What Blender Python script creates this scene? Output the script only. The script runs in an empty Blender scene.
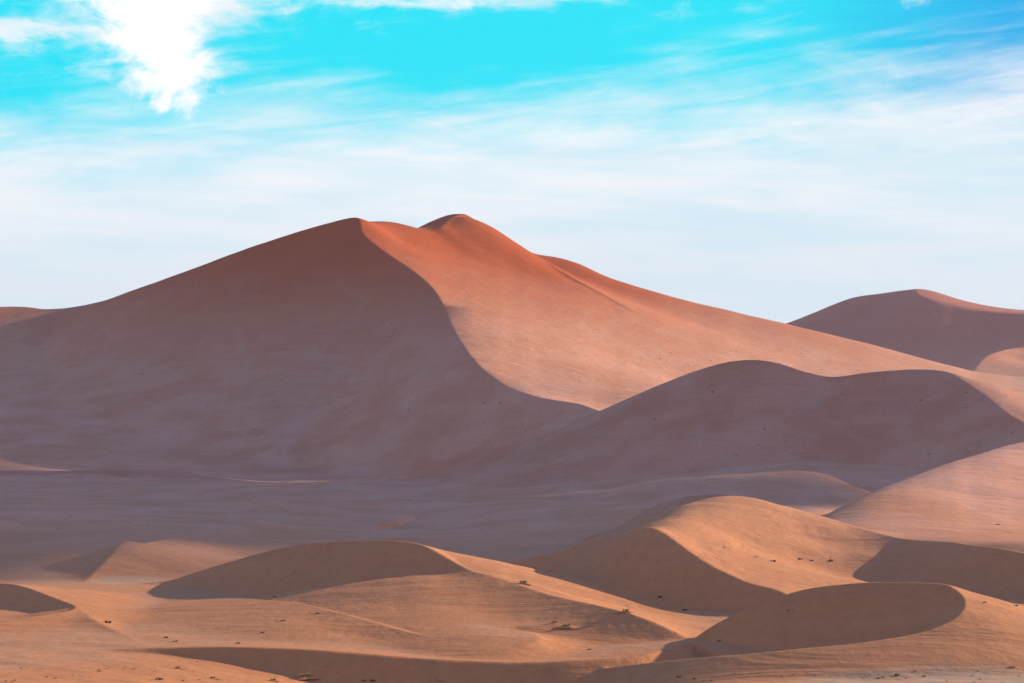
import bpy, math, random, time
import numpy as np
T0 = time.time()
random.seed(7); rng = np.random.default_rng(7)
C = bpy.context.scene.collection
scene = bpy.context.scene

# ------------------------------------------------------------------ camera numbers
F = 1990.0            # focal length in pixels of a 1024 px wide frame
HC = 36.0             # camera height above the dune valley floor
PITCH = math.atan((430 - 341.5) / F)
SUN_AZ = math.radians(56)    # clockwise from the viewing direction (+Y) towards +X
SUN_EL = math.radians(15.5)
Q = 1.0               # terrain resolution
EXPO = .75; SKYS = .124; SUNS = 4.95; HAZE = .000025

def P(u, v, D):
    """a place in the desert: D metres ahead, seen along the ray (u, v)"""
    fx = (u - 512) / F; up = (341.5 - v) / F
    y = math.cos(PITCH) - up * math.sin(PITCH); z = math.sin(PITCH) + up * math.cos(PITCH)
    return (fx / y * D, D, HC + z / y * D)
def PA(l): return np.array([P(*p) for p in l], dtype=np.float64)

def spline(pts, n):
    """Catmull-Rom through the points, extra columns are carried along"""
    pts = np.asarray(pts, float); out = []
    p = np.vstack([2*pts[0]-pts[1], pts, 2*pts[-1]-pts[-2]])
    for i in range(1, len(p)-2):
        for k in range(n):
            t = k/n; a, b, c, d = p[i-1], p[i], p[i+1], p[i+2]
            out.append(.5*((2*b)+(c-a)*t+(2*a-5*b+4*c-d)*t*t+(3*b-a-3*c+d)*t**3))
    out.append(pts[-1]); return np.array(out)

# ------------------------------------------------------------------ terrain grid
NC_IN = int(1000*Q)
tan_in = 1.04*512/F
cols = np.linspace(-tan_in, tan_in, NC_IN)
side = tan_in + (np.linspace(0, 1, int(70*Q)+1)[1:]**1.6) * 0.55
cols = np.concatenate([-side[::-1], cols, side])
rows = [70.0]
while rows[-1] < 9000:
    d = rows[-1]
    if d < 262: st = d/60
    elif d < 520: st = d/750
    elif d < 3100: st = d/600
    elif d < 5400: st = d/380
    else: st = d/40
    rows.append(d + st/Q)
rows = np.array(rows)
NR, NC = len(rows), len(cols)
Y = np.repeat(rows[:, None], NC, 1); X = Y * cols[None, :]
X = X.ravel(); Y = Y.ravel(); N = X.size
print('grid', NR, NC, N)

# value noise
def vnoise(x, y, seed):
    r = np.random.default_rng(seed); tab = r.random((256, 256))*2-1
    xi = np.floor(x).astype(np.int64); yi = np.floor(y).astype(np.int64)
    fx = x-xi; fy = y-yi; fx = fx*fx*fx*(fx*(fx*6-15)+10); fy = fy*fy*fy*(fy*(fy*6-15)+10)
    a = tab[xi & 255, yi & 255]; b = tab[(xi+1) & 255, yi & 255]; c = tab[xi & 255, (yi+1) & 255]; d = tab[(xi+1) & 255, (yi+1) & 255]
    return (a*(1-fx)+b*fx)*(1-fy)+(c*(1-fx)+d*fx)*fy
def fbm(x, y, seed, o=4, g=.5):
    s = 0; a = 1
    for i in range(o):
        s = s + a*vnoise(x*2**i, y*2**i, seed+i); a *= g
    return s

def rbf(ctrl, px, py, scale):
    c = np.asarray(ctrl, float); n = len(c)
    def phi(r2): return np.where(r2 > 1e-12, .5*r2*np.log(np.maximum(r2, 1e-12)), 0)
    cx, cy, cz = c[:, 0]/scale, c[:, 1]/scale, c[:, 2]
    K = phi((cx[:, None]-cx)**2+(cy[:, None]-cy)**2) + np.eye(n)*2e-5
    A = np.zeros((n+3, n+3)); A[:n, :n] = K; A[:n, n] = 1; A[:n, n+1] = cx; A[:n, n+2] = cy; A[n:, :n] = A[:n, n:].T
    w = np.linalg.solve(A, np.concatenate([cz, [0, 0, 0]]))
    out = np.full(px.shape, w[n]) + w[n+1]*px/scale + w[n+2]*py/scale
    for i in range(n):
        out += w[i]*phi((px/scale-cx[i])**2+(py/scale-cy[i])**2)
    return out

def envelope(cr, slope, px, py, k, L, lee=.5, nearest=False):
    """repose surface that hangs from a crest line; soft maximum (k metres) over the crest's segments"""
    m = np.full(px.shape, -1e9); dm = np.full(px.shape, 1e9)
    for i in range(len(cr)-1):
        a, b = cr[i], cr[i+1]; dx, dy = b[0]-a[0], b[1]-a[1]; l2 = dx*dx+dy*dy+1e-9
        # slide the foot along the segment so that the highest cone wins
        t = ((px-a[0])*dx+(py-a[1])*dy)/l2
        g = (b[2]-a[2])/math.sqrt(l2); s0 = .5*(slope[i]+slope[i+1])
        d0 = np.abs((px-a[0])*dy-(py-a[1])*dx)/math.sqrt(l2)
        gg = max(-.9, min(.9, g/max(s0, 1e-3)))
        t = np.clip(t + (0 if nearest else d0*gg/math.sqrt(1-gg*gg)/math.sqrt(l2)), 0, 1)
        d = np.hypot(px-a[0]-t*dx, py-a[1]-t*dy)
        s = slope[i]+(slope[i+1]-slope[i])*t
        if L: f = L*lee*(1-np.exp(-d*s/L/lee)) + .03*d
        else: f = s*d
        h = a[2]+(b[2]-a[2])*t - f
        if nearest: q_ = (d+.6)**-14.; m = np.where(dm > 9e8, 0, m) + h*q_; dm = np.where(dm > 9e8, 0, dm) + q_
        else: m = np.maximum(m, h)
    return m/dm if nearest else m

def inpoly(poly, px, py):
    ins = np.zeros(px.shape, bool); n = len(poly)
    for i in range(n):
        x1, y1 = poly[i]; x2, y2 = poly[(i+1) % n]
        if y1 == y2: continue
        c = ((y1 > py) != (y2 > py)) & (px < (x2-x1)*(py-y1)/(y2-y1)+x1)
        ins ^= c
    return ins

class Dune:
    tint = (1, 1, 1)
    def __init__(s, label, crest, close=(), lee=.62, wind=.25, ctrl=(), n=5, lk=None, L=None, blend=1.0, clip=.5, wL=None, bank=False, near=False, back=()):
        s.__dict__.update(locals())
def XYu(u, D): return ((u-512)/F*D, D)

def build(dn):
    cr = [P(*p[:3]) + ((p[3] if len(p) > 3 else dn.lee), (p[4] if len(p) > 4 else dn.wind)) for p in dn.crest]
    cr = spline(cr, dn.n); sl = cr[:, 3]; wl = cr[:, 4]; cr = cr[:, :3]
    # a crest may not climb faster than its flanks can hang from it
    seg = np.diff(cr, axis=0); g = np.abs(seg[:, 2])/np.hypot(seg[:, 0], seg[:, 1]); g = np.concatenate([g[:1], np.maximum(g[1:], g[:-1]), g[-1:]])
    g = np.array([g[max(0, i-dn.n):i+dn.n+1].max() for i in range(len(g))]); g = np.convolve(np.pad(g, dn.n, 'edge'), np.ones(2*dn.n+1)/(2*dn.n+1), 'valid')
    sl = np.maximum(sl, 1.2*g); wl = np.maximum(wl, 1.2*g)
    if dn.near: q = 3*dn.n; wl = np.convolve(np.pad(wl, q, 'edge'), np.ones(2*q+1)/(2*q+1), 'valid')
    H = np.full(N, -1e3)
    top = cr[:, 2].max()+6
    if dn.ctrl: 
        cc = PA(dn.ctrl)
        if dn.back:
            bb = []
            for (u, v, D, dx, dy, dz) in dn.back:
                x, y, z = P(u, v, D); bb.append((x+dx, y+dy, z+dz))
            cc = np.vstack([cc, bb])
        allp = np.vstack([cr, cc]); top = max(top, cc[:, 2].max()+6)
    else: allp = cr
    reach = top/min(.12, dn.wind) if dn.wind < .12 else (top+12)/min(dn.wind, dn.lee, .6)
    reach = min(reach, top*14)
    sel = np.where((X > allp[:, 0].min()-reach) & (X < allp[:, 0].max()+reach) & (Y > allp[:, 1].min()-reach) & (Y < allp[:, 1].max()+reach))[0]
    px, py = X[sel], Y[sel]
    if dn.close: ins = inpoly([tuple(q) for q in cr[:, :2]] + [XYu(*q) for q in dn.close], px, py)
    else: ins = np.zeros(px.shape, bool)
    h = np.empty(px.shape)
    if ins.any(): h[ins] = envelope(cr, sl, px[ins], py[ins], dn.lk, dn.L, dn.lee)
    o = ~ins
    if dn.ctrl:
        step = max(1, dn.n//2)
        ctl = np.vstack([cr[::step], cc]); sc = np.ptp(ctl[:, 1])+1
        w = rbf(ctl, px[o], py[o], sc)
        e = np.full(w.shape, -1e9)
        for q in ctl: e = np.maximum(e, q[2]+max(2, sc*.012)-dn.clip*np.maximum(0, np.hypot(px[o]-q[0], py[o]-q[1])-sc*.09))
        h[o] = np.minimum(w, e)
    else:
        h[o] = envelope(cr, wl, px[o], py[o], dn.lk, dn.wL, .5, dn.near)
    if dn.bank:      # the low bank in front cuts this dune off
        bk = spline(PA(BANK), 4); yb = np.interp(px, bk[:, 0], bk[:, 1])
        h = h - .9*np.clip((px+80)/25, 0, 1)*np.maximum(0, yb+.5-py)
    H[sel] = h
    return H

DUNES = []
def D_(*a, **k): DUNES.append(Dune(*a, **k))

# far range at the right
D_('distant mauve mountain dune with a small sunlit facet right of its peak',
   [(640,372,5500),(700,350,5350),(778,326,5150),(815,312,5080),(850,298,5020),(885,293.5,5000),(903,292,4980),(914,289.5,4930),(916,293,4850),(922,297,4780),(935,301,4740),(952,305,4720),(970,308.5,4700),(990,311,4680),(1024,313,4640),(1150,313,4500),(1320,330,4300)],
   ctrl=[(918,289,5000),(930,292.5,5050),(945,297.8,5050),(965,305,5000),(985,309,4980),(1024,311.5,4980),(1150,313,4950),(900,300,5300),(980,318,5300),(1100,320,5300),(800,330,5400)],
   close=[(1400,3600),(300,3600),(300,5600)], lee=.5, wind=.35, L=900, n=6, blend=8)
D_('sunlit pink dune edge at the far right margin before the mauve mountain',
   [(972,374,3150),(978,364,3230),(988,355,3320),(1003,350,3400),(1008,349,3450),(1024,346,3520),(1100,332,3650),(1250,345,3800)],
   close=[(1600,5200),(600,5200),(700,3150)], wind=.1, lee=.5, ctrl=[(1000,372,3180),(1024,374,3150),(1020,360,3350),(1100,370,3150),(1250,372,3150),(1100,350,3400)], blend=1, n=4)
# great dune
SHOULDER = [(548,263.5,2700),(556,264.5,2705),(564,266.5,2710),(575,270,2710),(600,278,2700),(625,285.5,2700),(650,293,2700),(700,306,2700),(740,316,2700),(785,328,2700),(830,339,2700),(870,347,2690),(920,360,2670),(975,374,2640),(1024,378,2600),(1150,382,2600),(1300,395,2600)]
SLOPE_R = [(1000,379,2500),(1000,386,2350),(940,373,2450),(1060,386,2400),(650,310,2400),(600,290,2500),(700,340,2232),(700,362,2082),(700,385,1945),(750,352,2254),(750,375,2080),(800,362,2292),(800,386,2120),(900,381,2250),(900,405,1850),(960,388,2250),(1024,399,2100),(1000,413,1700),(960,432,1450),(850,428,1500),(1150,415,2000),(1300,410,2000),(1100,440,1400),(760,410,1700)]
D_('great orange dune with a sharp S shaped crest between shadow and sun',
   [(-250,350,2250,.2),(-100,318,2540,.2),(0,306.5,2680,.2),(40,308.5,2640,.2),(60,308,2580,.2),(80,306,2480,.25),(92,303.5,2410,.5),(105,300,2365,.62),(130,291,2330,.62),(165,278,2315,.62),(200,265,2310,.62),(240,250,2320),(300,231,2325),(340,219.5,2320),(358,217.5,2300),(362,232,2250),(378,247,2200),(403,264,2140),(428,283,2070),(441,300,2000),(452,325,1890),(462,343,1815),(478,364,1745),(505,385,1690),(540,397,1645),(575,403,1600),(597,410,1550),(640,425,1450),(700,452,1330)],
   close=[(900,900),(1500,300),(-2500,300),(-2500,2200)], lee=.62, L=700, blend=9, n=6, clip=.5,
   ctrl=[(395,222.3,2420),(420,228.5,2450),(428,230,2430),(437,228.8,2430),(445,224,2470),(452,217.5,2530),(430,232,2530),(438,231,2545),(446,225,2565),(452,219,2590),(459,214.2,2600),(464,215,2640),(470,218,2640),(485,228,2620),(510,242,2570),(550,265,2474),(600,293,2363),(650,322,2254),
         (400,240,2307),(430,252,2300),(450,290,2070),(500,300,2105),(560,320,2090),(500,345,1843),(600,355,1945),(560,375,1782),(620,395,1730),(540,290,2247),(470,250,2397),(640,420,1640),(482,330,1895),(520,270,2380),(520,252,2600),(550,268,2600),(575,276,2600),(600,281.5,2600),(620,340,2080),
         (0,318,2860),(150,330,2560),(100,330,2560),(300,264,2600),(380,248,2650),(420,245,2800),(470,240,2850),(-200,330,2800)] + SHOULDER + SLOPE_R,
   back=[(u,v,D,20,260,-75) for (u,v,D) in SHOULDER[2::2]] + [(485,228,2590,60,150,-60),(520,247,2510,60,200,-50)])
D_('sharp summit ridge of the great orange dune running down to the right',
   [(441,227,2440),(446,223,2475),(452,217,2525),(458,214.2,2580),(464,214.4,2620),(469,216,2635),(478,222.5,2630),(490,230.5,2610),(510,242.5,2570),(530,254,2520),(550,264.5,2474),(575,279,2420),(600,292.5,2363),(625,307,2310)],
   close=[(640,2600),(600,3000),(500,3000),(445,2700)], lee=.6, wind=.55, blend=6, n=5)
D_('dark notch crest beside the summit of the great orange dune',
   [(412,234,2680),(425,227,2660),(430,223,2650),(435,220,2642),(440,217,2636),(446,214.6,2630),(452,213.8,2624),(457,214.3,2615)],
   close=[(457,2450),(400,2450)], lee=.9, wind=1.1, blend=.5, n=4)
# middle distance
D_('wide dark brown ridge spanning the middle right below the great dune',
   [(330,484,1440),(380,473,1420),(430,462,1400),(500,447,1370),(560,428,1330),(600,410,1300),(650,388,1270),(700,368,1250),(740,359,1240),(770,361,1230),(800,370,1220),(830,376,1210),(870,371,1200),(910,368,1190),(940,370,1170),(960,378,1140),(985,395,1090),(1005,411,1050),(1024,422,1020),(1050,436,1000),(1090,455,990),(1160,480,990)],
   close=[(2000,900),(1400,300),(-800,300),(-800,1440)], lee=.55, L=260, wind=.3, blend=5, n=5)
D_('long low dark ridge crossing the valley at the left edge',
   [(-300,472,1560),(-100,471,1520),(0,470,1500),(90,470,1490),(150,469,1480),(175,471,1470),(187,471,1465),(205,478,1450),(235,481,1430),(270,490,1400)],
   close=[(270,600),(-900,600)], lee=.35, wind=.15, blend=3)
D_('low ridge line slanting across the shaded valley floor',
   [(30,546,640),(70,541,665),(120,532,690),(180,522,770),(250,509,880),(330,492,1120),(390,478,1350)],
   close=[(500,1300),(300,640)], lee=.05, wind=.25, blend=1.5)
D_('pinkish low hill at the left edge of the shaded valley',
   [(-150,505,740),(-60,515,725),(0,530,700),(40,539,670),(80,545,640)], lee=.1, wind=.1, blend=2)
D_('pink sunlit dune slope at the right margin below the dark ridge',
   [(825,521,690),(835,515,700),(850,506,715),(870,495,740),(920,474,795),(960,460,835),(1000,448,875),(1024,442,900),(1100,432,960),(1250,430,1050)],
   ctrl=[(850,531,640),(900,534,640),(960,531,650),(1024,521,690),(1100,508,730),(900,505,705),(960,493,745),(1010,480,785),(1100,475,840),(1250,480,850)],
   back=[(u,v,D,-22,28,-16) for (u,v,D) in ((835,515,700),(870,495,740),(920,474,795),(960,460,835),(1000,448,875),(1100,432,960))],
   lee=.4, wind=.3, blend=1, n=4, clip=.5)
D_('grey rounded dune behind the sunlit bowl dune',
   [(560,565,655),(590,545,640),(615,528,635),(640,512,630),(665,501,620),(690,495,610),(725,494,590),(760,500,570),(800,515,560)],
   close=[(760,300),(0,300),(0,655)], lee=.5, wind=.3, blend=1)
D_('small pyramid dune with a pale pan at its foot in the left valley',
   [(260,520,730),(200,532,650),(160,540,590),(140,543,560),(125,542,535),(112,555,515),(95,572,490),(82,586,470)],
   close=[(-300,400),(-300,700)], lee=.3, wind=.16, blend=1)
# near dunes

BOWL = [(668,521,460),(685,513,474),(700,505,488),(720,498,500),(740,496,508),(760,500,510),(800,513,508),(830,521,503),(860,530,500),(920,545,492)]
SLIP = [(440,585,505),(480,568,500),(520,559,492),(560,550,482),(600,540,466),(635,530,447),(651,527,440),(665,533,437),(680,544,432),(700,558,426),(720,570,420),(750,583,413),(770,588,409),(781,592,407),(800,602,402)]
D_('bowl shaped dune with a sunlit left flank and a dark slip face on its left',
   SLIP, close=[(800,250),(0,250),(0,505)],
   ctrl=BOWL+[(680,530,448),(700,545,440),(740,540,463),(740,565,432),(760,578,422),(800,592,414),(770,560,448),(800,545,474),(830,545,482),(870,554.5,473),(830,572,458),(870,584,440),(930,580,460)],
   back=[(u,v,D,-14,24,-9) for (u,v,D) in BOWL[:4]] + [(u,v,D,4,32,-9) for (u,v,D) in BOWL[4:]] + [(u,v,D,14,20,-8) for (u,v,D) in SLIP[1:4]],
   lee=.62, wind=.28, blend=.3, n=4)
D_('smooth dark rounded dune at the right margin behind the crescent dune',
   [(790,511,508,.3),(840,525,502,.32),(880,534.5,492,.38),(915,539,478,.45),(950,541.5,464),(1000,548,448),(1050,558,435),(1120,575,415),(1200,600,410)],
   close=[(1200,250),(400,250),(400,508)], lee=.5, wind=.25, blend=3)
D_('broad dark backed dune left of centre with a thin sunlit crest',
   [(100,603,470),(135,590,468),(170,580,468),(200,570,466),(250,555,460),(300,544,450),(350,540,440),(390,540,430),(415,543,425),(430,548,421),(452,560,415),(475,572,408,.4),(510,583,399,.12),(560,597,383,.10),(620,610,368,.10),(655,622,361,.13),(688,638,356,.25)],
   close=[(700,340),(700,200),(-500,200),(-500,470)], lee=.58, wind=.22, blend=1.5, L=None, bank=True)
D_('orange apron of sand below the broad dark backed dune',
   [(250,606,400),(330,593,400),(400,584,400),(450,582,400),(480,588,396),(500,600,388),(515,618,375)],
   ctrl=[(330,612,380),(400,610,378),(450,612,374),(470,635,350),(400,640,350)],
   lee=.1, wind=.1, blend=2, clip=.3, bank=True)
D_('pale orange flat mound across the left foreground',
   [(-40,592,480,.01),(35,589,470,.01),(90,591,455,.01),(140,593,440,.01),(200,598,418,.02),(240,598,402,.03),(270,600,394,.04),(300,603,385,.05),(350,615,370,.08),(420,635,353,.1),(480,652,343,.1),(520,662,340,.1)],
   close=[(520,60),(-900,60),(-900,480)], lee=.022, wind=.35, blend=.4, bank=True)
D_('dark edged sunlit dune at the lower left margin',
   [(-150,590,440),(-60,584,430),(0,583,424),(25,587,415),(50,596,403),(68,603,393),(76,607,386),(66,611,378),(40,615,372),(0,622,364),(-60,635,350),(-150,655,330)],
   close=[(-900,330),(-900,440)], lee=.5, wind=.13, blend=.8)
D_('sunlit spur running down from the lower left dune',
   [(74,607,388),(90,617,372),(110,628,360),(135,641,345),(150,650,334)],
   close=[(-200,300),(-200,380)], lee=.13, wind=.2, blend=.4, bank=True)
BANK = [(20,657,326),(60,653,330),(130,648.5,331),(200,646.5,331),(270,647.5,330),(330,650.5,329),(400,656.5,328),(460,660,327.5),(520,662,327.5),(580,660,329),(635,656,333),(668,649,341),(690,641,351)]
D_('low dark bank along the bottom of the picture',
   BANK,
   close=[(760,320),(900,60),(-200,60)], lee=.62, wind=.06, blend=.6)
D_('crescent dune with a dark hollow and glowing orange front at lower right',
   [(560,675,345,.58,.6),(640,656,347,.58,.6),(690,640,352,.58,.6),(715,624,356,.58,.6),(740,611,358,.58,.5),(770,600,358,.58,.45),(800,590,357,.58,.4),(830,585,355,.58,.35),(860,582,352,.58,.3),(900,581,348),(940,583,342),(953,588,338),(962,595,334),(965,602,330),(963,610,325),(950,621,320),(920,632,315),(860,642,311),(800,648,310),(750,653,311),(700,657,316),(650,662,322),(600,668,328),(560,675,330),(520,690,328)],
   close=[(400,329),(400,345)], near=True, lee=.58, wind=.16, blend=.35, n=14)
# base ground
g = [(-400,1791),(0,1791),(300,1791),(600,1600)]
G0c = []
def gz(u, D, z): x, y = XYu(u, D); G0c.append((x, y, z))
for u in (-900,-300,100,500,900,1400,1900):
    for D, z in ((120,-3),(220,-1.5),(420,0),(620,0),(900,0),(1400,0)): gz(u, D, z)
for u in (-600,-200,0,150,300,450): gz(u,1700,6); gz(u,1900,22); gz(u,2200,40)
for u in (-900,0,500,1000,1800):
    for D, z in ((3200,60),(4200,60),(6000,40),(9000,0)): gz(u, D, z)
for u, D, z in ((-200,300,0),(0,300,0),(0,270,0),(100,310,-.6),(150,305,-1.2),(250,318,-3),(350,318,-6),(450,320,-8),(550,318,-8),(620,308,-6),(700,300,-2),(850,295,-.6),(1000,290,-.4),
    (100,270,-.8),(250,270,-3),(450,260,-6),(600,265,-5),(700,270,-1.8),(850,270,-.8),(1000,260,-.6),(1000,400,.3),(600,385,-1),(640,372,-1.5),(560,360,-1),(620,346,-3.2),(550,344,-3.2),(200,370,0),(350,352,-1.5),(450,355,-3),(800,400,-1),
    (600,1050,6),(720,1050,14),(850,1000,16),(750,850,5),(450,1200,4),(300,1000,0),(500,800,0)): gz(u, D, z)
H = rbf(G0c, X, Y, 1000)
owner = np.zeros(N, np.int16)
# gentle relief of the gravel plains
far = np.clip((Y-450)/500, 0, 1)
H += far*3.2*fbm(X/90+3+Y/500, Y/210+X/300, 11, 4) + .12*fbm(X/9, Y/7, 31, 3)*np.clip((420-Y)/100, .2, 1)
for i, dn in enumerate(DUNES):
    h = build(dn)
    k = dn.blend
    owner[h > H] = i+1
    t = np.maximum(k-np.abs(H-h), 0)/k
    H = np.maximum(H, h) + t*t*k*.25
    print(i+1, dn.label, round(time.time()-T0, 1), (owner == i+1).sum())
# wind-worn unevenness that grows with the scale of the dune
amp = np.clip(Y/900, .25, 4)
HB = H.reshape(NR, NC)
for _ in range(2):       # wind rounds the very edge of every crest
    HB[:, 1:-1] = .25*HB[:, :-2]+.5*HB[:, 1:-1]+.25*HB[:, 2:]
    HB[1:-1] = .25*HB[:-2]+.5*HB[1:-1]+.25*HB[2:]
H = HB.ravel()
H += .28*amp*fbm(X/(26*amp)+5, Y/(40*amp), 51, 3, .45) * np.clip((H+1)/8, .15, 1)

# ------------------------------------------------------------------ materials
def new_mat(name):
    m = bpy.data.materials.new(name); m.use_nodes = True
    nt = m.node_tree; b = nt.nodes['Principled BSDF']; b.inputs['Roughness'].default_value = .95
    b.inputs['Specular IOR Level'].default_value = .08
    return m, nt, b
def sand():
    m, nt, b = new_mat('sand'); nd = nt.nodes; lk = nt.links
    geo = nd.new('ShaderNodeNewGeometry'); pos = geo.outputs['Position']
    sep = nd.new('ShaderNodeSeparateXYZ'); lk.new(pos, sep.inputs[0])
    def mapr(v, a, b_, c, d):
        n = nd.new('ShaderNodeMapRange'); n.interpolation_type = 'SMOOTHSTEP'; lk.new(v, n.inputs['Value'])
        for i, q in zip(('From Min','From Max','To Min','To Max'), (a, b_, c, d)): n.inputs[i].default_value = q
        return n.outputs[0]
    def noise(scale, vec=(1,1,1), detail=4, rough=.55, dist=0):
        mp = nd.new('ShaderNodeMapping'); mp.inputs['Scale'].default_value = vec; lk.new(pos, mp.inputs[0])
        n = nd.new('ShaderNodeTexNoise'); n.inputs['Scale'].default_value = scale; n.inputs['Detail'].default_value = detail
        n.inputs['Roughness'].default_value = rough; n.inputs['Distortion'].default_value = dist; lk.new(mp.outputs[0], n.inputs['Vector']); return n.outputs[0]
    def mix(f, a, b_, typ='MIX'):
        n = nd.new('ShaderNodeMix'); n.data_type = 'RGBA'; n.blend_type = typ
        for s, q in ((0, f), (6, a), (7, b_)):
            if isinstance(q, (int, float)): n.inputs[s].default_value = q
            elif isinstance(q, tuple): n.inputs[s].default_value = (*q, 1)
            else: lk.new(q, n.inputs[s])
        return n.outputs[2]
    def math_(op, a, b_=None):
        n = nd.new('ShaderNodeMath'); n.operation = op
        for s, q in ((0, a), (1, b_)):
            if q is None: continue
            if isinstance(q, (int, float)): n.inputs[s].default_value = q
            else: lk.new(q, n.inputs[s])
        return n.outputs[0]
    # iron red sand collects on the high crests, paler coarse sand below
    hz = math_('ADD', sep.outputs[2], math_('MULTIPLY', math_('SUBTRACT', noise(.004, (1,1,2), 4), .5), 80))
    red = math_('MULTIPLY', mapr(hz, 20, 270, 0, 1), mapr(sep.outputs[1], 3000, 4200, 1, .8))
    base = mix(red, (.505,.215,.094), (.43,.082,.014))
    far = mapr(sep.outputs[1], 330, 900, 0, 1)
    base = mix(math_('MULTIPLY', far, math_('SUBTRACT', 1, red)), base, (.63,.315,.205))  # low far sand made paler: haze and lifted shade painted into the colour
    # orange patches near
    base = mix(math_('MULTIPLY', mapr(noise(.02, (1,1,1), 3), .4, .62, 0, .45), math_('SUBTRACT', 1, red)), base, (.50,.205,.085))
    # pale clay crust on level ground
    nz = nd.new('ShaderNodeSeparateXYZ'); lk.new(geo.outputs['Normal'], nz.inputs[0])
    flat = mapr(nz.outputs[2], .994, .9995, 0, 1)
    low = mapr(sep.outputs[2], 1, 4, 1, 0)
    crust = math_('MULTIPLY', math_('MULTIPLY', flat, low), mapr(noise(.012, (1,1,1), 5, .6, 1), .45, .62, 0, 1))
    base = mix(math_('MULTIPLY', crust, .3), base, (.46,.30,.20))
    # broad drifts of pinker and greyer sand
    drift = noise(.011, (1.7,.5,2), 6, .62, 1.2)
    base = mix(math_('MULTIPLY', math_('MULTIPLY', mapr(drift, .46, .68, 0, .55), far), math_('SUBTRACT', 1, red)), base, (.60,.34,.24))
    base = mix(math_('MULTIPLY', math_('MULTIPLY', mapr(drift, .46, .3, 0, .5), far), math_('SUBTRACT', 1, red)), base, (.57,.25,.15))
    # two pans of pale gravel
    def pan(cx, cy, rx, ry, n_):
        a = math_('DIVIDE', math_('SUBTRACT', sep.outputs[0], cx), rx); b2 = math_('DIVIDE', math_('SUBTRACT', sep.outputs[1], cy), ry)
        d = math_('SQRT', math_('ADD', math_('MULTIPLY', a, a), math_('MULTIPLY', b2, b2)))
        return mapr(math_('ADD', d, math_('MULTIPLY', math_('SUBTRACT', n_, .5), .5)), .85, 1.08, 1, 0)
    pn = noise(.12, (1,1,1), 5, .6, .5)
    base = mix(math_('MULTIPLY', pan(70, 270, 50, 31, pn), mapr(pn, .35, .6, .5, .9)), base, (.42,.29,.19))
    base = mix(math_('MULTIPLY', pan(-92, 478, 9, 13, pn), .6), base, (.47,.31,.20))
    # fine tonal grain
    base = mix(1, base, mix(noise(.5, (1,.5,1), 6, .7), (.78,.78,.78), (1.2,1.2,1.2)), 'MULTIPLY')
    base = mix(1, base, mix(noise(.03, (.4,1.1,7), 6, .65, .4), (.91,.91,.92), (1.09,1.08,1.07)), 'MULTIPLY')
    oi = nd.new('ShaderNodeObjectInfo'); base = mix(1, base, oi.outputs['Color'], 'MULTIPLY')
    # scattered stones and dead tufts too small to tell apart
    base = mix(math_('MULTIPLY', mapr(noise(.55, (1,.7,1), 3, .5), .69, .74, 0, .4), mapr(noise(.02, (1,1,1), 3), .45, .6, .1, 1)), base, (.16,.10,.07))
    base = mix(math_('MULTIPLY', mapr(noise(.16, (1,.7,1), 3, .5), .70, .75, 0, .7), far), base, (.16,.10,.08))
    nearc = mapr(sep.outputs[1], 650, 350, 0, .8)
    base = mix(nearc, base, mix(1, base, mix(noise(.33, (1,.3,1.5), 5, .62, .6), (.93,.92,.91), (1.07,1.07,1.07)), 'MULTIPLY'))
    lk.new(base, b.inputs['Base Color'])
    # ripples: fine ones near, wide wind streaks far
    bump = nd.new('ShaderNodeBump'); bump.inputs['Distance'].default_value = 1; bump.inputs['Strength'].default_value = 1
    hgt = math_('ADD', math_('MULTIPLY', noise(.045, (.6,1.7,6), 6, .6, .6), 1.6), math_('MULTIPLY', noise(.7, (1,.6,2), 5, .65), .15))
    nearf = mapr(sep.outputs[1], 650, 350, 0, 1)
    rip = noise(.95, (1,.2,1.5), 4, .55, .5)
    hgt = math_('ADD', hgt, math_('MULTIPLY', math_('MULTIPLY', rip, nearf), .07))
    hgt = math_('MULTIPLY', hgt, mapr(sep.outputs[1], 300, 1500, .55, .9))
    lk.new(hgt, bump.inputs['Height']); lk.new(bump.outputs[0], b.inputs['Normal'])
    return m
SAND = sand()

# ------------------------------------------------------------------ terrain meshes, one per dune, sharing one surface
HG = H.reshape(NR, NC); XG = X.reshape(NR, NC); YG = Y.reshape(NR, NC)
P3 = np.stack([XG, YG, HG], -1)
du = np.empty_like(P3); dv = np.empty_like(P3)
du[:, 1:-1] = P3[:, 2:]-P3[:, :-2]; du[:, 0] = P3[:, 1]-P3[:, 0]; du[:, -1] = P3[:, -1]-P3[:, -2]
dv[1:-1] = P3[2:]-P3[:-2]; dv[0] = P3[1]-P3[0]; dv[-1] = P3[-1]-P3[-2]
NRM = np.cross(du, dv); NRM /= np.linalg.norm(NRM, axis=2, keepdims=True); NRM = NRM.reshape(-1, 3)
idx = np.arange(N).reshape(NR, NC)
quads = np.stack([idx[:-1, :-1], idx[:-1, 1:], idx[1:, 1:], idx[1:, :-1]], -1).reshape(-1, 4)
OG = owner.reshape(NR, NC)
# tidy ownership: majority of a small window, so that borders are clean
own_f = OG[:-1, :-1].copy()
for _ in range(2):
    for sh in ((0, 2), (1, 2)):
        a = np.roll(own_f, sh[1], sh[0]); b = np.roll(own_f, -sh[1], sh[0]); own_f = np.where(a == b, a, own_f)
own_f = own_f.ravel()
verts = P3.reshape(-1, 3)
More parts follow.
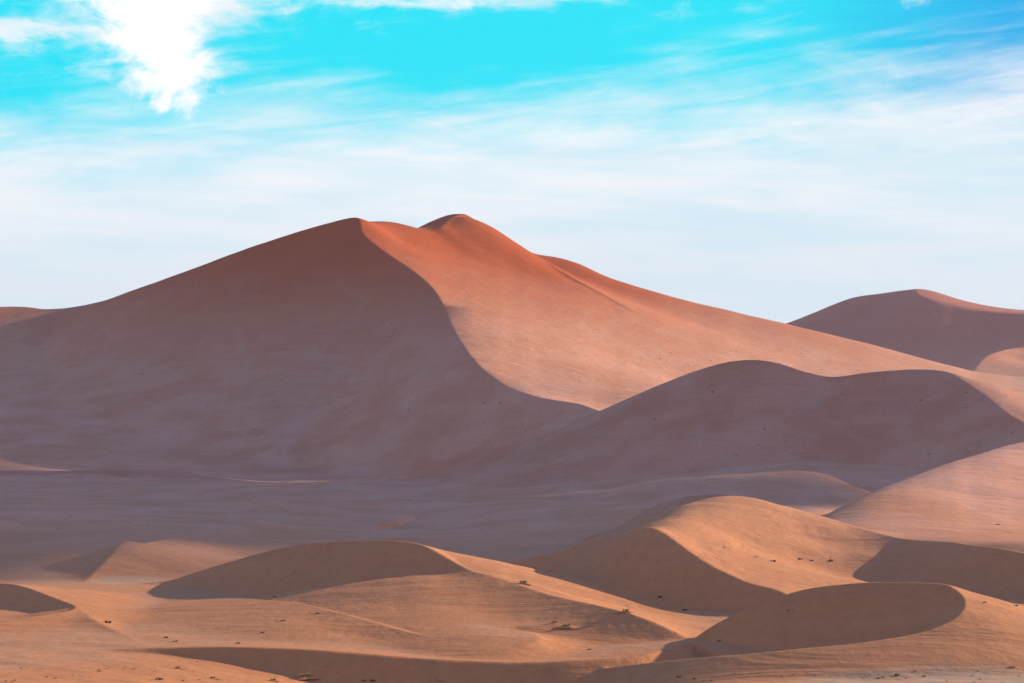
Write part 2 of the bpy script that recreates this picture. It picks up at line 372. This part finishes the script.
# sand tint per dune; shade painted into the long ridge, haze into the mountain
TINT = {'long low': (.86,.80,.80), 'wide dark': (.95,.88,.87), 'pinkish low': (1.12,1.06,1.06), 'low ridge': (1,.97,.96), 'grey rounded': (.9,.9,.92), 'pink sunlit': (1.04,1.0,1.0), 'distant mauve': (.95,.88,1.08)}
def sheet(name, fsel):
    q = quads[fsel]; used = np.unique(q); remap = np.zeros(N, np.int32); remap[used] = np.arange(len(used))
    me = bpy.data.meshes.new(name); me.vertices.add(len(used)); me.vertices.foreach_set('co', verts[used].astype(np.float32).ravel())
    q2 = remap[q].ravel().astype(np.int32)
    me.loops.add(len(q2)); me.loops.foreach_set('vertex_index', q2)
    me.polygons.add(len(q)); me.polygons.foreach_set('loop_start', np.arange(0, len(q2), 4, dtype=np.int32))
    me.update(calc_edges=True)
    me.polygons.foreach_set('use_smooth', np.ones(len(q), bool))
    me.normals_split_custom_set_from_vertices(NRM[used].astype(np.float32))
    me.materials.append(SAND)
    o = bpy.data.objects.new(name, me); C.objects.link(o); return o
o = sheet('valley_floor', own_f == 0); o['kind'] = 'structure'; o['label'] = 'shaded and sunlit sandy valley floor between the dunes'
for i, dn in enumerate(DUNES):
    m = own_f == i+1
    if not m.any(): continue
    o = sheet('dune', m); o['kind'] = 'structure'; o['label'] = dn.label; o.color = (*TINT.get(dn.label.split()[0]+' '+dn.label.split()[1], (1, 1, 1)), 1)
print('meshes', time.time()-T0)
# the desert beyond, one sheet out to the horizon
def plain():
    me = bpy.data.meshes.new('ground'); R = 40000; z = -14
    me.from_pydata([(-R,-R,z),(R,-R,z),(R,R,z),(-R,R,z)], [], [(0,1,2,3)]); me.materials.append(SAND)
    o = bpy.data.objects.new('ground', me); C.objects.link(o); o['kind'] = 'structure'
plain()

# ------------------------------------------------------------------ shrubs and tufts
def place(u, v):
    """first ground the ray (u, v) meets"""
    fx = (u-512)/F; up = (341.5-v)/F; y = math.cos(PITCH)-up*math.sin(PITCH)
    j = int(np.argmin(np.abs(cols-fx/y)))
    r = (HG[:, j]-HC)/rows; vv = 341.5-F*np.tan(np.arctan(r)-PITCH)
    k = np.argmax((vv <= v) & (rows > 200))
    return (float(XG[k, j]), float(rows[k]), float(HG[k, j]))
def leaf_mat(name, col):
    m, nt, b = new_mat(name); n = nt.nodes.new('ShaderNodeTexNoise'); n.inputs['Scale'].default_value = 9
    tc = nt.nodes.new('ShaderNodeTexCoord'); nt.links.new(tc.outputs['Object'], n.inputs['Vector'])
    r = nt.nodes.new('ShaderNodeValToRGB'); r.color_ramp.elements[0].color = (*[c*.55 for c in col], 1); r.color_ramp.elements[1].color = (*[c*1.35 for c in col], 1)
    nt.links.new(n.outputs[0], r.inputs[0]); nt.links.new(r.outputs[0], b.inputs['Base Color']); return m
GREEN = leaf_mat('dark_leaves', (.11,.10,.055)); STRAW = leaf_mat('dry_straw', (.55,.37,.17)); BROWN = leaf_mat('dry_twigs', (.21,.135,.08))
def tuft_mesh(seed, mat, nb=150, wide=1.0, tall=.7):
    r = random.Random(seed); vs_, fs = [], []
    cl = [(r.uniform(-.5, .5)*wide, r.uniform(-.3, .3), r.uniform(.5, 1)) for _ in range(5)]
    for i in range(nb):
        cx, cy, s_ = cl[i % 5]; a = r.uniform(0, 2*math.pi); lean = r.random()**.7*1.15
        L_ = tall*s_*r.uniform(.6, 1.1); w_ = r.uniform(.02, .05)
        dx, dy = math.cos(a), math.sin(a); b0 = (cx+dx*.05, cy+dy*.05, -.08)
        p1 = (b0[0]+dx*math.sin(lean*.6)*L_*.55, b0[1]+dy*math.sin(lean*.6)*L_*.55, math.cos(lean*.6)*L_*.55)
        p2 = (p1[0]+dx*math.sin(lean)*L_*.5, p1[1]+dy*math.sin(lean)*L_*.5, p1[2]+math.cos(lean*1.15)*L_*.45)
        n = len(vs_); ox, oy = -dy*w_, dx*w_
        vs_ += [(b0[0]-ox, b0[1]-oy, b0[2]), (b0[0]+ox, b0[1]+oy, b0[2]), (p1[0]+ox, p1[1]+oy, p1[2]), (p1[0]-ox, p1[1]-oy, p1[2]), p2]
        fs += [(n, n+1, n+2, n+3), (n+3, n+2, n+4)]
    me = bpy.data.meshes.new('shrub'); me.from_pydata(vs_, [], fs); me.materials.append(mat); return me
def mound_mesh(seed):
    r = random.Random(seed); vs_, fs = [], []; n = 20
    for j in range(7):
        f = j/6
        for i in range(n):
            a = 2*math.pi*i/n; R = 1.25*(1+.18*math.sin(2*a+seed)+.1*math.sin(3*a+seed*2))*f
            vs_.append((R*math.cos(a)*1.35, R*math.sin(a), .3*(1-f*f)**1.5-.1*f+.02*r.random()))
    for j in range(6):
        for i in range(n): fs.append((j*n+i, (j+1)*n+i, (j+1)*n+(i+1) % n, j*n+(i+1) % n))
    me = bpy.data.meshes.new('sand_mound'); me.from_pydata(vs_, [], fs); me.update(); me.polygons.foreach_set('use_smooth', np.ones(len(fs), bool)); me.materials.append(SAND); return me
MESH = {'green': [tuft_mesh(1, GREEN), tuft_mesh(2, GREEN, 170, 1.3, .6)], 'brown': [tuft_mesh(3, BROWN), tuft_mesh(4, BROWN, 130, 1.4, .5)], 'straw': [tuft_mesh(5, STRAW, 260, 1.1, .75), tuft_mesh(6, STRAW, 240, 1.5, .6)]}
MOUND = [mound_mesh(1), mound_mesh(2)]
def shrub(u, v, px, kind, label, group=None, mound=False):
    x, y, z = place(u, v); r = random.Random(int(u*13+v*7)); sc = px*y/F/2.1
    o = bpy.data.objects.new('shrub', None); C.objects.link(o); o.location = (x, y, z); o.rotation_euler = (0, 0, r.uniform(-.5, .5)); o.scale = (sc, sc, sc*r.uniform(.75, 1.1))
    o['label'] = label; o['category'] = 'shrub'
    if group: o['group'] = group
    f = bpy.data.objects.new('foliage', r.choice(MESH[kind])); C.objects.link(f); f.parent = o
    if mound:
        m = bpy.data.objects.new('sand_mound', r.choice(MOUND)); C.objects.link(m); m.parent = o; f.location = (0, 0, .2)
    return o
for a in [
    (108, 623, 12, 'green', 'largest dark green shrub on the orange slope at the lower left'),
    (166, 638, 8, 'brown', 'dark shrub on the slope edge, right of the largest dark green one at lower left'),
    (175, 642, 10, 'straw', 'straw coloured tuft touching the dark shrub at lower left'),
    (318, 614, 7, 'green', 'small green shrub just under the thin crest of the left foreground mound'),
    (263, 633, 7, 'brown', 'small brown shrub midway down the left foreground mound'),
    (283, 621, 7, 'straw', 'faint dry tuft high on the left foreground mound'),
    (238, 644, 7, 'straw', 'dry tuft low on the left foreground mound above the dark bank'),
    (275, 597, 6, 'brown', 'dark shrub at the shaded foot of the broad dark backed dune'),
    (305, 679, 16, 'straw', 'yellow straw tuft, the largest at the bottom edge left of centre', None, True),
    (160, 680, 11, 'green', 'dark green shrub close to the bottom edge at the far left flat'),
    (213, 679, 9, 'brown', 'brown tuft on a little sand hump at the bottom edge, left of the yellow one', None, True),
    (273, 681, 8, 'straw', 'pale tuft beside the yellow straw tuft at the bottom edge', None, True),
    (178, 669, 7, 'straw', 'pale small tuft above the dark green shrub at the bottom left', None, True),
    (98, 671, 6, 'brown', 'left one of two brown tufts on the lit flat below the dark bank'),
    (107, 669, 6, 'brown', 'right one of two brown tufts on the lit flat below the dark bank'),
    (363, 682, 7, 'green', 'green bush at the bottom edge in the shade, left one of two'),
    (373, 682, 9, 'green', 'green bush at the bottom edge in the shade, right one of two'),
    (339, 673, 5, 'brown', 'lone brown tuft in the shade of the low bank right of the yellow tuft'),
    (523, 584, 11, 'straw', 'tall straw tuft on the sunlit crest of the broad dark backed dune', None, True),
    (554, 623, 9, 'straw', 'dark based straw tuft, left of a pair on the brown slope at the centre'),
    (566, 628, 15, 'straw', 'wide straw tuft, right of a pair on the brown slope at the centre', None, True),
    (590, 650, 7, 'brown', 'dim tuft in the shaded hollow right of the centre straw tufts'),
    (562, 577, 4, 'green', 'small dark shrub on the shaded slip face at the centre'),
    (626, 612, 10, 'straw', 'straw tuft at the right end of the thin sunlit crest', None, True),
    (660, 598, 8, 'green', 'dark shrub at the foot of the slip face of the bowl dune'),
    (685, 611, 9, 'brown', 'brown shrub on the soft mound between the bowl dune and the crescent dune'),
    (719, 642, 5, 'green', 'small dark shrub on the shaded back of the crescent dune'),
    (790, 611, 8, 'brown', 'wide dark shrub high on the shaded back of the crescent dune'),
    (774, 562, 10, 'green', 'largest dark shrub on the floor of the sunlit bowl dune'),
    (755, 557, 7, 'brown', 'dark shrub left of the largest one on the floor of the bowl dune'),
    (800, 560, 7, 'green', 'dark shrub right of the largest one on the floor of the bowl dune'),
    (812, 561, 6, 'brown', 'brown shrub beside the dark one on the floor of the bowl dune'),
    (831, 562, 8, 'green', 'rightmost dark shrub on the floor of the bowl dune'),
    (724, 548, 4, 'brown', 'lone small tuft on the sunlit flank of the bowl dune'),
    (998, 525, 6, 'green', 'small shrub at the foot of the pink sunlit slope on the right'),
    (1016, 606, 8, 'green', 'dark shrub on the flat at the right margin beside the crescent dune'),
    (985, 603, 5, 'straw', 'small pale tuft on the flat behind the crescent dune'),
    (679, 678, 9, 'brown', 'dark tuft at the left end of the pale gravel strip, bottom right'),
    (695, 679, 6, 'green', 'green tuft next to the dark one at the left end of the gravel strip'),
    (898, 676, 9, 'green', 'largest dark tuft on the pale gravel strip at the bottom right'),
    (878, 679, 6, 'brown', 'brown tuft left of the largest one on the pale gravel strip'),
    (925, 677, 6, 'green', 'small green tuft right of the largest one on the pale gravel strip'),
    (1012, 668, 8, 'straw', 'dry tuft on the orange slope at the lower right corner')]:
    shrub(*a)
rs = random.Random(3)
def scatter(n, box, px, kinds, label, group):
    for _ in range(n):
        t = rs.random(); u = rs.uniform(box[0], box[2]); v = rs.uniform(box[1], box[3])
        shrub(u, v, rs.uniform(*px), rs.choice(kinds), label, group)
scatter(28, (690, 671, 1020, 683), (2, 4), ('green', 'brown', 'straw'), 'tiny tuft on the pale gravel strip at the bottom right', 'tiny tufts on the pale gravel strip')
scatter(26, (5, 660, 230, 683), (2, 5), ('straw', 'brown'), 'tiny dry tuft on the sunlit flat at the bottom left', 'tiny dry tufts on the bottom left flat')
scatter(10, (600, 530, 1020, 600), (1.5, 3), ('green', 'brown'), 'tiny shrub on the dunes at the right behind the crescent dune', 'tiny shrubs on the right hand dunes')
scatter(60, (640, 335, 900, 372), (1.2, 3), ('brown', 'green'), 'tiny dark shrub on the sunlit lower slope of the great dune', 'tiny shrubs on the sunlit great slope')
scatter(55, (20, 370, 440, 466), (1.2, 2.6), ('green', 'brown'), 'tiny dark shrub on the shaded face of the great dune', 'tiny shrubs on the shaded great face')
scatter(45, (640, 440, 880, 488), (1.5, 3), ('green', 'brown'), 'tiny dark shrub on the foot of the wide dark ridge', 'tiny shrubs on the wide dark ridge')
scatter(55, (0, 490, 600, 530), (1.3, 2.8), ('green', 'brown'), 'tiny dark shrub on the shaded valley floor', 'tiny shrubs on the shaded valley floor')
scatter(14, (855, 320, 960, 350), (1.5, 3), ('green',), 'tiny dark shrub on the distant mauve mountain dune', 'tiny shrubs on the distant mountain dune')
print('shrubs', time.time()-T0)

# ------------------------------------------------------------------ sun, sky, air
sd = bpy.data.lights.new('sun', 'SUN'); sd.energy = SUNS; sd.angle = math.radians(.53); sd.color = (1, .80, .55)
so = bpy.data.objects.new('sun', sd); C.objects.link(so)
dirv = (math.sin(SUN_AZ)*math.cos(SUN_EL), math.cos(SUN_AZ)*math.cos(SUN_EL), math.sin(SUN_EL))
import mathutils
so.rotation_euler = mathutils.Vector(dirv).to_track_quat('Z', 'Y').to_euler()

w = bpy.data.worlds.new('World'); scene.world = w; w.use_nodes = True
nt = w.node_tree; nd = nt.nodes; lk = nt.links; bg = nd['Background']
sky = nd.new('ShaderNodeTexSky'); sky.sky_type = 'NISHITA'; sky.sun_disc = False
sky.sun_elevation = SUN_EL; sky.sun_rotation = SUN_AZ; sky.air_density = 1.3; sky.dust_density = .3; sky.ozone_density = 3
def val(n, s, q):
    if isinstance(q, (int, float)): n.inputs[s].default_value = q
    elif isinstance(q, tuple): n.inputs[s].default_value = (*q, 1) if n.inputs[s].type == 'RGBA' else q
    else: lk.new(q, n.inputs[s])
def M(op, a, b=None, c=None):
    n = nd.new('ShaderNodeMath'); n.operation = op
    for s, q in ((0, a), (1, b), (2, c)):
        if q is not None: val(n, s, q)
    return n.outputs[0]
def SS(v, a, b, c=0, d=1):
    n = nd.new('ShaderNodeMapRange'); n.interpolation_type = 'SMOOTHSTEP'
    for s, q in zip(('Value','From Min','From Max','To Min','To Max'), (v, a, b, c, d)): val(n, s, q)
    return n.outputs[0]
def MX(f, a, b, typ='MIX'):
    n = nd.new('ShaderNodeMix'); n.data_type = 'RGBA'; n.blend_type = typ
    for s, q in ((0, f), (6, a), (7, b)): val(n, s, q)
    return n.outputs[2]
tc = nd.new('ShaderNodeTexCoord'); sp = nd.new('ShaderNodeSeparateXYZ'); lk.new(tc.outputs['Generated'], sp.inputs[0])
az = M('ARCTAN2', sp.outputs[0], sp.outputs[1]); el = M('ARCSINE', sp.outputs[2])
U = M('MULTIPLY', az, 19.9); V = M('MULTIPLY', el, 19.9)          # hundredths of a picture-width-ish unit: 1 = about 2.9 degrees
def NZ(su, sv, scale, detail=6, rough=.6, dist=.3, off=0.0, shear=0.0):
    cv = nd.new('ShaderNodeCombineXYZ')
    val(cv, 0, M('MULTIPLY', U, su)); val(cv, 1, M('MULTIPLY', M('ADD', V, M('MULTIPLY', U, shear)), sv)); val(cv, 2, off)
    n = nd.new('ShaderNodeTexNoise'); val(n, 'Vector', cv.outputs[0]); n.inputs['Scale'].default_value = scale; n.inputs['Detail'].default_value = detail
    n.inputs['Roughness'].default_value = rough; n.inputs['Distortion'].default_value = dist; return M('SUBTRACT', n.outputs[0], .5)
def BLOB(u, v, ru, rv, shear=0.0):
    a = M('DIVIDE', M('SUBTRACT', M('ADD', UD, M('MULTIPLY', M('SUBTRACT', VD, v), shear)), u), ru)
    b = M('DIVIDE', M('SUBTRACT', VD, v), rv)
    return M('EXPONENT', M('MULTIPLY', M('ADD', M('MULTIPLY', a, a), M('MULTIPLY', b, b)), -1))
UD = M('ADD', U, M('MULTIPLY', NZ(.8, .9, .9, 6, .6, .3, 11), 1.5)); VD = M('ADD', V, M('MULTIPLY', NZ(.5, 1, 1.1, 6, .6, .3, 17), .9))
n1 = NZ(.35, 1.5, 1.0, 7, .62, .6, 0, -.06); n2 = NZ(1, 1.8, 1.6, 6, .65, .8, 7); n3 = NZ(.25, 2.4, 1.5, 5, .6, .3, 3, .05)
# veil of thin cloud low over the dunes: its ragged upper edge lies about 10 degrees up
edge = M('ADD', M('ADD', 3.45, M('MULTIPLY', U, .055)), M('ADD', M('MULTIPLY', n1, 1.5), M('MULTIPLY', n2, .35)))
n4 = NZ(.3, 3.2, 1.6, 6, .6, .5, 23, -.13)
edge = M('ADD', edge, M('MULTIPLY', n4, 1.15))
veil = SS(M('SUBTRACT', edge, V), -.4, .9, 0, .97)
# wisps and the bright plume at the left
pl = M('ADD', M('MULTIPLY', BLOB(-3.75, 4.3, .75, .8, .3), 1.05), M('MULTIPLY', BLOB(-3.5, 3.45, .5, .8, .25), .85))
wi = M('ADD', M('MULTIPLY', BLOB(-5, 3.85, 1.1, .12, .0), .8), M('ADD', M('MULTIPLY', BLOB(-.7, 4.28, 1.5, .11, 0), .9), M('MULTIPLY', BLOB(4.3, 4.3, .35, .12, 0), .8)))
wi = M('ADD', wi, M('MULTIPLY', BLOB(-3.0, 4.25, .75, .18), .8))
pl = M('MULTIPLY', pl, M('ADD', 1.0, M('MULTIPLY', n2, 1.6)))
raw = M('ADD', M('MULTIPLY', M('ADD', pl, wi), 1.25), M('ADD', M('MULTIPLY', n2, 1.7), M('MULTIPLY', n1, 1.0)))
wisp = SS(M('ADD', raw, M('MULTIPLY', n4, 1.3)), .1, 1.5)
thin = SS(M('ADD', n3, M('MULTIPLY', n1, .5)), .2, .6, 0, .07)
cover = M('MAXIMUM', M('MAXIMUM', veil, wisp), thin)
stop = SS(V, 6.5, 9, 1, 0)
cover = M('MULTIPLY', cover, stop)
EXPG = 2**EXPO
blue = MX(SS(M('ADD', U, M('MULTIPLY', n2, .8)), 2.2, 5.4), (0, .78, .95), (0, .42, .86))
blue = MX(SS(V, 3.2, 2.6), blue, (.22, .80, .98))
lowsky = (.70/.1/EXPG, .80/.1/EXPG, .90/.1/EXPG)
white = MX(SS(V, 1.0, 3.2), (.78, .84, .91), (.97, .98, 1.0))
white = MX(SS(M('ADD', n3, M('MULTIPLY', n1, .6)), -.22, .2), MX(SS(V, .8, 2.5, .15, .55), white, (.5, .80, .94)), white)
white = MX(SS(pl, .3, .9), white, (1.05, 1.05, 1.05))
gain = 1/(SKYS*EXPG)
band = M('MULTIPLY', SS(V, 5.5, 9, 1, 0), SS(M('ABSOLUTE', U), 8, 16, 1, 0))
clear = MX(band, MX(1, sky.outputs[0], (1.13, .92, 1.12), 'MULTIPLY'), MX(1, blue, (gain, gain, gain), 'MULTIPLY'))
col = MX(M('MULTIPLY', cover, SS(M('ABSOLUTE', U), 12, 22, 1, .6)), clear, MX(1, white, (gain, gain, gain), 'MULTIPLY'))
lk.new(col, bg.inputs[0]); bg.inputs[1].default_value = SKYS

# cloudlike sheet added out of view between the sun and the valley, for shade
def sun_blocker(label, shade, alt, thick, seed):
    """shade: the valley ground (x, y) it keeps the sun from"""
    k = (alt+.2*thick)/math.tan(SUN_EL); ox, oy = k*math.sin(SUN_AZ), k*math.cos(SUN_AZ)
    poly = spline(np.array(shade+shade[:1], float), 8)[:-1]
    cs = 14.; x0, y0 = poly.min(0)-2*cs; nx, ny = ((poly.max(0)-poly.min(0))/cs).astype(int)+5
    gx, gy = np.meshgrid(x0+np.arange(nx)*cs, y0+np.arange(ny)*cs, indexing='ij'); fx, fy = gx.ravel(), gy.ravel()
    d = np.full(fx.shape, 1e9)
    for a, b in zip(poly, np.roll(poly, -1, 0)):
        l2 = ((b-a)**2).sum()+1e-9; t = np.clip(((fx-a[0])*(b[0]-a[0])+(fy-a[1])*(b[1]-a[1]))/l2, 0, 1)
        d = np.minimum(d, np.hypot(fx-a[0]-t*(b[0]-a[0]), fy-a[1]-t*(b[1]-a[1])))
    d = np.where(inpoly([tuple(p) for p in poly], fx, fy), d, -d) + 5*fbm(fx/60, fy/60, seed, 3)
    ins = (d > 0).reshape(nx, ny); body = np.sqrt(np.clip((d+4)/90, 0, 1)).reshape(nx, ny)
    puff = body*(1+.5*fbm(fx/130, fy/130, seed+9, 3).reshape(nx, ny))
    vs_, fs, top, bot = [], [], {}, {}
    cell = ins[:-1, :-1] & ins[1:, :-1] & ins[1:, 1:] & ins[:-1, 1:]
    def vid(D, p, q, z):
        if (p, q) not in D: D[(p, q)] = len(vs_); vs_.append((float(gx[p, q])+ox, float(gy[p, q])+oy, float(z)))
        return D[(p, q)]
    edges = {}
    for p, q in zip(*np.nonzero(cell)):
        ring = [(p, q), (p+1, q), (p+1, q+1), (p, q+1)]
        T = [vid(top, *c, alt+thick*puff[c]+2) for c in ring]; B = [vid(bot, *c, alt-.4*thick*puff[c]) for c in ring]
        fs.append(T); fs.append(B[::-1])
        for k_ in range(4):
            e = (ring[k_], ring[(k_+1) % 4]); r_ = (e[1], e[0])
            if r_ in edges: del edges[r_]
            else: edges[e] = 1
    for (a, b) in edges: fs.append([top[b], top[a], bot[a], bot[b]])
    me = bpy.data.meshes.new('sun_blocker'); me.from_pydata(vs_, [], fs); me.update(); me.polygons.foreach_set('use_smooth', np.ones(len(fs), bool))
    m, t, b = new_mat('sun_blocker'); b.inputs['Base Color'].default_value = (.9,.9,.92,1); me.materials.append(m)
    o = bpy.data.objects.new('sun_blocker', me); C.objects.link(o); o['kind'] = 'structure'; o['label'] = label
SUN_BLOCKERS = [('broad flat cloud bank whose shadow darkens the valley',
  [(-540,1000),(-560,1640),(-463,1610),(-313,1545),(-228,1545),(-167,1515),(-100,1436),(50,1380),(60,1200),(22,1100),(30,1058),(85,988),(128,960),(162,940),(160,900),(130,850),(90,785),(70,715),(72,640),(140,606),(280,600),(400,600),(410,578),(400,560),(250,545),(110,545),(40,518),(0,500),(-25,492),(-60,488),(-80,500),(-82,570),(-95,615),(-113,590),(-113,495),(-122,470),(-250,456),(-480,455)], 620, 10, 5)]
for c_ in SUN_BLOCKERS: sun_blocker(*c_)

# thin desert haze: one closed box of even air round everything
def haze():
    me = bpy.data.meshes.new('haze'); x, y0, y1, z0, z1 = 4500, -200, 5900, -16, 480
    p = [(-x,y0,z0),(x,y0,z0),(x,y1,z0),(-x,y1,z0),(-x,y0,z1),(x,y0,z1),(x,y1,z1),(-x,y1,z1)]
    me.from_pydata(p, [], [(3,2,1,0),(4,5,6,7),(0,1,5,4),(1,2,6,5),(2,3,7,6),(3,0,4,7)])
    m = bpy.data.materials.new('haze'); m.use_nodes = True; t = m.node_tree; t.nodes.remove(t.nodes['Principled BSDF'])
    v = t.nodes.new('ShaderNodeVolumePrincipled'); v.inputs['Color'].default_value = (.72,.78,1,1); v.inputs['Density'].default_value = HAZE; v.inputs['Anisotropy'].default_value = .2
    t.links.new(v.outputs[0], t.nodes['Material Output'].inputs['Volume']); me.materials.append(m)
    o = bpy.data.objects.new('haze', me); C.objects.link(o); o['kind'] = 'stuff'; o['label'] = 'thin blue desert haze filling the air between the dunes'
if HAZE > 0: haze()

# ------------------------------------------------------------------ camera, colour
cd = bpy.data.cameras.new('camera'); cam = bpy.data.objects.new('camera', cd); C.objects.link(cam)
cd.sensor_width = 36; cd.lens = F*36/1024; cd.clip_start = 1; cd.clip_end = 90000
cam.location = (0, 0, HC); cam.rotation_euler = (math.pi/2+PITCH, 0, 0); scene.camera = cam
vs = scene.view_settings; vs.view_transform = 'Standard'; vs.look = 'None'; vs.exposure = EXPO; vs.gamma = 1
print('script', time.time()-T0)
